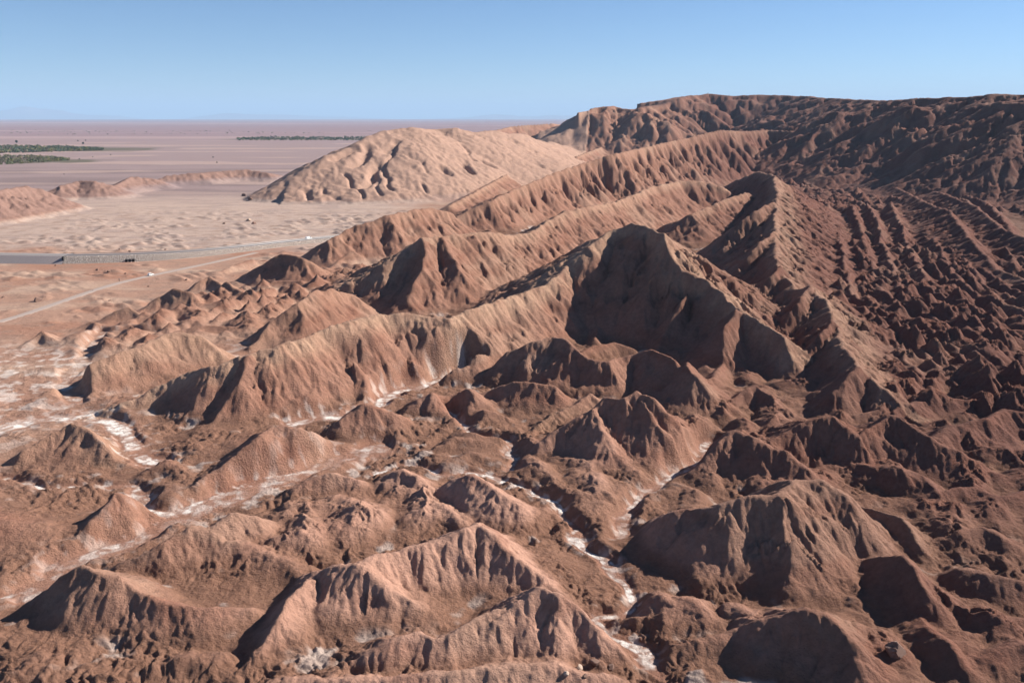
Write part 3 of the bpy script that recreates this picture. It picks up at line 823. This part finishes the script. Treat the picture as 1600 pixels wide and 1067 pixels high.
wl = resample([on_floor(a, b) for a, b in WALLBASE], 3.0)
wx0 = on_floor(103, 411)[0]
hts = np.interp(wl[:, 0], [on_floor(-100, 408)[0], wx0, on_floor(234, 407)[0], on_floor(400, 390)[0], on_floor(560, 371)[0]], [5.6, 5.4, 5.0, 3.6, 2.2])
isp = int(np.argmin(np.abs(wl[:, 0] - wx0)))
# the run goes left to right; the camera is on its right-hand side
hf = lambda dz, n0=0: (lambda i: float(hts[i + n0]) + dz)
ribbon("embankment", wl[:isp + 1], [(8.0, -.6), (6.2, .5), (-1.2, hf(-.1)), (-1.8, hf(.0)), (-14.0, hf(.0)), (-21.0, -.6)], M_bank, "structure")
ribbon("embankment", wl[isp:], [(-1.3, -.6), (-1.32, hf(-.25, isp)), (-6.0, hf(.0, isp)), (-12.0, hf(.0, isp)), (-18.0, -.6)], M_bank, "structure")
ribbon("highway", wl, [(-3.2, hf(.06)), (-6.6, hf(.14)), (-10.0, hf(.06))], M_asph, "structure")
wall = thing("retaining_wall", "long stone retaining wall of pale rubble under the highway with culvert mouths", "wall", (float(wl[isp][0]), float(wl[isp][1]), 0))
WO = np.array(wall.location)
def local(v): return [(p[0] - WO[0], p[1] - WO[1], p[2]) for p in v]
run = wl[isp:]
d_ = np.gradient(run, axis=0); d_ /= np.linalg.norm(d_, axis=1)[:, None]
n_ = np.stack([d_[:, 1], -d_[:, 0]], 1)
v = []; f = []
for i, p in enumerate(run):
    for o_, z in ((float(hts[i + isp]) * .95, -.3), (.0, float(hts[i + isp]) - .2), (-1.3, float(hts[i + isp]) - .2), (-1.3, -.5)):
        v.append((p[0] + n_[i, 0] * o_, p[1] + n_[i, 1] * o_, z))
for i in range(len(run) - 1):
    for j in range(4):
        a = i * 4 + j; b = i * 4 + (j + 1) % 4
        f.append((a, b, b + 4, a + 4))
f += [(3, 2, 1, 0), tuple(len(v) - 4 + i for i in range(4))]
link("wall_core", mesh("wall_core", local(v), f), M_mortar, wall)
# rubble face: every stone a small lump, all in one part (they are under two pixels each)
rs = np.random.RandomState(5)
v = []; f = []
seglen = np.concatenate([[0], np.cumsum(np.linalg.norm(np.diff(run, axis=0), axis=1))])
octa = [(0, 2, 4), (2, 1, 4), (1, 3, 4), (3, 0, 4), (2, 0, 5), (1, 2, 5), (3, 1, 5), (0, 3, 5)]
t = 0.0
culv = [np.interp(on_floor(px, 407)[0], run[:, 0], seglen) for px in (202.5, 207.2, 211.8)]
while t < seglen[-1]:
    ix = np.interp(t, seglen, np.arange(len(run)))
    i = min(int(ix), len(run) - 1)
    P = np.array([np.interp(t, seglen, run[:, 0]), np.interp(t, seglen, run[:, 1])])
    hmax = float(hts[min(i + isp, len(hts) - 1)])
    z = .1
    while z < hmax - .2:
        sz = rs.uniform(.42, .95)
        tt = t + rs.uniform(-.3, .3)
        if not (z < 2.4 and min(abs(tt - c) for c in culv) < 1.05):
            o_ = .95 * (hmax - z) + rs.uniform(-.02, .15)
            c = np.array([P[0] + n_[i, 0] * o_ + d_[i, 0] * (tt - t), P[1] + n_[i, 1] * o_ + d_[i, 1] * (tt - t), z])
            n0 = len(v)
            for ax in ((1, 0, 0), (-1, 0, 0), (0, 1, 0), (0, -1, 0), (0, 0, 1), (0, 0, -1)):
                v.append(c + np.array(ax) * sz * .62 * rs.uniform(.7, 1.1))
            f += [tuple(n0 + k for k in q) for q in octa]
        z += sz * .9
    t += .85
st = link("stone", mesh("stone", local(v), f), M_stone, wall)
st["kind"] = "stuff"
for c in culv:
    i = int(np.clip(np.interp(c, seglen, np.arange(len(run))), 0, len(run) - 1))
    px_, py_ = np.interp(c, seglen, run[:, 0]), np.interp(c, seglen, run[:, 1])
    MB().box(-.85, .85, -4.9, .2, -.1, 2.1).build("culvert", M_dark, wall, loc=(px_ - WO[0], py_ - WO[1], 0), rot=math.atan2(d_[i, 1], d_[i, 0]))  # solid near-black box: the shade inside the mouth is put into its colour
MB().box(-.6, .6, -4.0, 1.2, -.4, float(hts[isp]) + .1, .05, .2).build("end_block", M_dark, wall, loc=(-.75, .2, 0), rot=math.atan2(d_[0, 1], d_[0, 0]))
# guard rails along both edges of the highway
for off, lab in ((-2.2, "steel guard rail on the near edge of the highway above the wall"), (-11.0, "steel guard rail on the far edge of the highway")):
    part = wl[isp:]
    g = thing("guard_rail", lab, "guard rail", (WO[0], WO[1], 0))
    D = np.gradient(part, axis=0); D /= np.linalg.norm(D, axis=1)[:, None]
    N = np.stack([D[:, 1], -D[:, 0]], 1)
    v = []; f = []
    for i, p in enumerate(part):
        for z in (.45, .62, .8):
            o_ = off + (.08 if z == .62 else 0)
            v.append((p[0] + N[i, 0] * o_, p[1] + N[i, 1] * o_, float(hts[i + isp]) + z))
    for i in range(len(part) - 1):
        for j in (0, 1):
            a = i * 3 + j; f.append((a, a + 1, a + 4, a + 3))
    rail = link("rail", mesh("rail", local(v), f), M_steel, g)
    pb = MB()
    for i in range(0, len(part), 2):
        x_, y_ = part[i] + N[i] * (off - .1)
        x_ -= WO[0]; y_ -= WO[1]; h = float(hts[i + isp])
        pb.box(x_ - .07, x_ + .07, y_ - .07, y_ + .07, h - .1, h + .75)
    po = pb.build("post", M_steel, g); po["kind"] = "stuff"

# ------------------------------------------------------------------ vehicles
M_white = simple_mat("white_paint", (.78, .78, .77), .35, var=.02)
M_glass = simple_mat("dark_glass", (.03, .035, .04), .12, var=.05)
M_tyre = simple_mat("tyre_rubber", (.03, .03, .03), .9)
M_rim = simple_mat("wheel_rim", (.45, .45, .46), .4, .8)
M_lamp = simple_mat("headlight_glass", (.6, .6, .58), .2)
M_red = simple_mat("tail_light", (.35, .02, .02), .3)
def car(label, loc, rot, kind):
    c = thing("parked_car" if kind == "suv" else "van", label, "car" if kind == "suv" else "van", loc, rot)
    if kind == "suv":
        L, W = 2.3, .92
        prof = [(-L, .45), (-L + .05, 1.0), (-1.95, 1.08), (-1.7, 1.72), (-1.3, 1.80), (.35, 1.80), (1.05, 1.12), (2.05, .98), (L, .80), (L, .42)]
        win = [(-1.72, 1.14), (-1.55, 1.66), (.32, 1.70), (.88, 1.14)]
        shield = [(.42, 1.76), (1.04, 1.15)]
    else:
        L, W = 3.0, 1.0
        prof = [(-L, .45), (-L, 2.35), (-2.85, 2.5), (1.5, 2.5), (2.25, 1.45), (2.9, 1.2), (L, .95), (L, .42)]
        win = [(.75, 1.4), (.75, 2.2), (1.45, 2.2), (1.95, 1.4)]
        shield = [(1.56, 2.44), (2.22, 1.50)]
    MB().prism(prof, -W, W).build("body", M_white, c)
    for sgn in (-1, 1):
        y_ = sgn * (W + .004)
        MB().prism(win, min(y_, y_ - sgn * .03), max(y_, y_ - sgn * .03)).build("side_window", M_glass, c)
        MB().box(L - .02, L + .02, sgn * .65 - .16, sgn * .65 + .16, .72, .9).build("headlight", M_lamp, c)
        MB().box(-L - .02, -L + .02, sgn * .75 - .1, sgn * .75 + .1, .8, 1.05).build("tail_light", M_red, c)
        for xw in (-L * .62, L * .62):
            w = MB().cyl((0, 0, 0), .37, .12).build("wheel", M_tyre, c, loc=(xw, sgn * (W - .08), .36))
            MB().cyl((0, sgn * .05, 0), .22, .09).build("rim", M_rim, w)
    (x1, z1), (x2, z2) = shield
    MB().prism([(x1 + .03, z1 + .015), (x2 + .03, z2 + .03), (x2, z2), (x1, z1)], -W + .12, W - .12).build("windscreen", M_glass, c)
    return c
def on_line(line, px, py):
    w = on_floor(px, py)
    i = int(np.argmin(np.hypot(line[:, 0] - w[0], line[:, 1] - w[1])))
    j = min(i + 1, len(line) - 1)
    d = line[j] - line[i - 1]
    return line[i], math.atan2(d[1], d[0])
p, a = on_line(rl, 235, 431)
car("white car standing on the grey dirt road across the plain", (p[0], p[1], .2), a, "suv")
p, a = on_line(wl, 479, 379)
i = int(np.argmin(np.abs(wl[:, 0] - p[0])))
car("small white van on the highway beside the rocky spur", (p[0] - 1.0, p[1] + 6, float(hts[i]) + .12), a, "van")

# ------------------------------------------------------------------ rocks
def rock_mesh(name, r, seed, flat=.7, sub=3):
    import bmesh
    bm = bmesh.new()
    bmesh.ops.create_icosphere(bm, subdivisions=sub, radius=1.0)
    V = np.array([tuple(q.co) for q in bm.verts])
    rs = np.random.RandomState(seed)
    o = rs.rand(3) * 50
    d = 1 + .38 * fbm(V[:, 0] * 1.1 + o[0], V[:, 1] * 1.1 + V[:, 2] * 1.3 + o[1], 3, seed % 50)
    for _ in range(7):                      # broken facets
        n = rs.normal(size=3); n /= np.linalg.norm(n)
        lim = rs.uniform(.55, .85)
        s_ = V @ n * d
        d = np.where(s_ > lim, d * lim / np.maximum(s_, 1e-3), d)
    V = V * d[:, None] * r * np.array([1, rs.uniform(.7, 1), flat])
    for q, co in zip(bm.verts, V): q.co = co
    me = bpy.data.meshes.new(name); bm.to_mesh(me); bm.free()
    return me
M_rock = simple_mat("brown_rock", (.17, .10, .075), 1.0, var=.3, scale=1.5)
M_palerock = simple_mat("pale_rock", (.36, .27, .21), 1.0, var=.25, scale=.8)
ROCKS = [  # photo x, y of the foot, radius m, pale, label
    (59, 471, 2.9, 0, "dark brown mound of rock above the bend of the dirt road"),
    (5, 466, 1.2, 0, "small dark rock at the left edge of the plain"),
    (152, 423, 1.6, 0, "dark rock at the left end of the row of rocks below the wall"),
    (170, 427, 1.4, 0, "low dark rock in the middle of the row below the wall"),
    (196, 428, 1.2, 0, "small dark rock at the right end of the row below the wall"),
    (87, 416, .9, 0, "small dark rock at the foot of the embankment end"),
    (187, 391, 1.3, 0, "dark rock standing just behind the highway"),
    (203, 394, 1.6, 0, "wide low dark rock behind the highway and the culverts"),
    (389, 346, 4.0, 1, "pale block of rock standing alone on the flat below the dome"),
    (397, 350, 3.0, 0, "dark broken rock in front of the pale block"),
    (350, 350, 1.9, 0, "dark rock left of the pale block on the flat"),
    (382, 307, 4.2, 0, "dark flat rock left of the shadow of the dome"),
    (391, 314, 3.6, 0, "dark pointed rock beside the shadow of the dome"),
    (172, 471, 1.0, 0, "small dark rock on the salty flat right of the dirt road"),
    (145, 455, .7, 0, "little stone above the middle of the dirt road"),
    (258, 391, 1.2, 0, "small rock behind the middle of the stone wall"),
    (291, 438, 1.0, 0, "low dark rock right of the white car"),
    (232, 449, .9, 0, "small rock below the white car"),
    (905, 1046, 1.05, 1, "pale angular boulder in the rock pile at the bottom edge"),
    (930, 1040, 1.25, 0, "brown rounded boulder in the rock pile at the bottom edge"),
    (955, 1047, 1.0, 0, "right boulder of the rock pile at the bottom edge"),
    (885, 1055, .75, 1, "small pale boulder left in the rock pile at the bottom edge"),
    (915, 1058, .6, 0, "smallest stone of the rock pile at the bottom edge"),
]
for k, (px, py, r_, pale, lab) in enumerate(ROCKS):
    # walk the sight line until it meets the ground
    dx, dy, dz = ray(px, py)
    t = 60.0
    while t < 3000 and CAM_H + dz * t > ground(dx * t, dy * t): t *= 1.004
    x_, y_ = dx * t, dy * t
    o = link("boulder", rock_mesh("boulder", r_, 300 + k), M_palerock if pale else M_rock, loc=(x_, y_, ground(x_, y_) + r_ * .25), rot=k * 1.3)
    tag(o, lab, "rock")
def on_slope(px, py):
    dx, dy, dz = ray(px, py)
    t = 60.0
    while t < 6000 and CAM_H + dz * t > ground(dx * t, dy * t): t *= 1.003
    return dx * t, dy * t, ground(dx * t, dy * t)
x_, y_, z_ = on_slope(1396, 1022)
o = link("boulder", rock_mesh("boulder", 2.6, 401, .9, 4), M_rock, loc=(x_, y_, z_ + .8)); tag(o, "big knobbly brown boulder stuck on the slope at the lower right", "rock")
# two stone cairns on the skyline
for k, (px, h_, lab) in enumerate(((1106, 4.2, "tall grey stone cairn on the skyline summit"), (1139, 3.0, "short dark stone cairn right of the skyline summit"))):
    i = [q[0] for q in PLATEAU].index(1105 if k == 0 else 1140)
    cx_, cy_, _ = crest(*PLATEAU[i], .52)
    dx, dy, dz = ray(px, 150)
    rr_ = math.hypot(cx_, cy_) + 6; hl = math.hypot(dx, dy)
    x_, y_ = dx / hl * rr_, dy / hl * rr_
    g = thing("cairn", lab, "cairn", (x_, y_, ground(x_, y_)))
    for q in range(4):
        link("stone", rock_mesh("stone", h_ * (.33 - .05 * q), 500 + 10 * k + q, .8, 2), M_rock, g, loc=(.1 * q, -.08 * q, h_ * (.1 + .25 * q)))
p, a = on_line(rl, 193, 441)
mp = thing("marker_post", "thin dark post standing beside the dirt road left of the white car", "post", (p[0] - 4.5 * math.sin(a), p[1] + 4.5 * math.cos(a), 0))
MB().box(-.12, .12, -.12, .12, -.3, 2.2).build("post", M_dark, mp)
MB().box(-.3, .3, -.15, -.125, 1.6, 2.15).build("plate", M_steel, mp)

# ------------------------------------------------------------------ oasis
def leaf_mat(name, col):
    m, nt, p = new_mat(name)
    oi = nt.nodes.new("ShaderNodeAttribute"); oi.attribute_name = "tint"
    nt.links.new(oi.outputs["Color"], p.inputs["Base Color"])
    p.inputs["Roughness"].default_value = .9
    return m
M_leaf = leaf_mat("oasis_leaves", None)
M_bark = simple_mat("bark", (.10, .075, .055), 1.0)
TINTS = np.array([(.065, .09, .04), (.09, .105, .045), (.05, .075, .05), (.17, .155, .055), (.15, .115, .08), (.11, .10, .06)])
def crown(rs, c, r, h, n, V, F_, T, tint):
    for _ in range(n):
        d = rs.normal(size=3); d /= np.linalg.norm(d)
        q = rs.uniform(.55, 1.0)
        p = np.array([c[0] + d[0] * r * q, c[1] + d[1] * r * q, c[2] + h * .5 + d[2] * h * .5 * q])
        s_ = r * rs.uniform(.22, .42)
        a = rs.normal(size=3); a /= np.linalg.norm(a); b = np.cross(a, rs.normal(size=3)); b /= np.linalg.norm(b) + 1e-6
        k = len(V)
        V += [p + a * s_, p + b * s_ * .8, p - a * s_, p - b * s_ * .8]
        F_.append((k, k + 1, k + 2, k + 3))
        T += [np.array(tint) * rs.uniform(.8, 1.25)] * 4
def leaves(name, V, F_, T, parent=None, loc=(0, 0, 0)):
    me = mesh(name, V, F_)
    at = me.attributes.new("tint", 'FLOAT_COLOR', 'POINT')
    at.data.foreach_set("color", np.concatenate([np.array(T), np.ones((len(T), 1))], 1).astype(f32).ravel())
    return link(name, me, M_leaf, parent, loc)
rs = np.random.RandomState(11)
V = []; F_ = []; T = []
def scatter(n, px0, px1, top, bot, hmin, hmax, tints, dens=None):
    for _ in range(n):
        px = rs.uniform(px0, px1); q = (px - px0) / (px1 - px0)
        py = rs.uniform(np.interp(q, *zip(*top)), np.interp(q, *zip(*bot)))
        if py < 188: continue
        x_, y_, _ = on_floor(px, py)
        h_ = rs.uniform(hmin, hmax)
        if dens is not None and gnoise(np.array([x_ / dens]), np.array([y_ / dens]), 15)[0] < .05: continue
        crown(rs, (x_, y_, h_ * .05), h_ * rs.uniform(.55, .9), h_, 24, V, F_, T, TINTS[rs.choice(tints)])
scatter(1500, -150, 160, [(0, 228), (.5, 228), (.8, 230), (1, 234)], [(0, 243), (.5, 240), (.75, 238), (1, 235)], 4, 9.5, [0, 0, 1, 2, 2, 3, 4, 5])
scatter(1200, -150, 108, [(0, 246), (.6, 244), (.9, 246), (1, 250)], [(0, 262), (.6, 258), (.85, 254), (1, 251)], 3, 7, [0, 1, 1, 3, 3, 4, 4, 5])
scatter(520, 372, 640, [(0, 217.5), (.2, 215), (.7, 216), (1, 216)], [(0, 220), (.3, 220), (.7, 220), (1, 219)], 6, 12, [0, 1, 2, 2, 5])
scatter(420, -100, 640, [(0, 202), (1, 205)], [(0, 212), (1, 208)], 3, 7, [0, 2, 5, 4], 900)
o = leaves("oasis_trees", V, F_, T); o["kind"] = "stuff"
TREES = [(26, 224, 13, "tall dark tree standing above the oasis on the left"), (130, 226, 10, "slim pale tree at the right tip of the upper oasis"),
         (122, 221.5, 7, "dark bush behind the right tip of the oasis"), (134, 220.5, 6, "small dark bush far behind the right tip of the oasis"),
         (124, 249.5, 3.5, "single dark bush right of the lower oasis"), (145, 246, 2.6, "small bush in the bare strip right of the lower oasis"),
         (173, 243, 3.6, "lone dark bush far right of the oasis on the bare plain"), (100, 273, 2.2, "lone dark bush on the near grey plain"),
         (333, 247, 4, "dark bush on the plain left of the dome"), (339, 255, 3.5, "dark bush on the plain nearest the dome")]
for k, (px, py, h_, lab) in enumerate(TREES):
    x_, y_, _ = on_floor(px, py)
    g = thing("tree" if h_ > 5 else "bush", lab, "tree" if h_ > 5 else "bush", (x_, y_, ground(x_, y_)))
    rs = np.random.RandomState(60 + k); V = []; F_ = []; T = []
    crown(rs, (0, 0, h_ * .15), h_ * .45, h_ * .88, 90, V, F_, T, TINTS[2] * .8)
    leaves("crown", V, F_, T, g)
    MB().box(-.04 * h_, .04 * h_, -.04 * h_, .04 * h_, -.3, h_ * .5, .015 * h_, .015 * h_).build("trunk", M_bark, g)
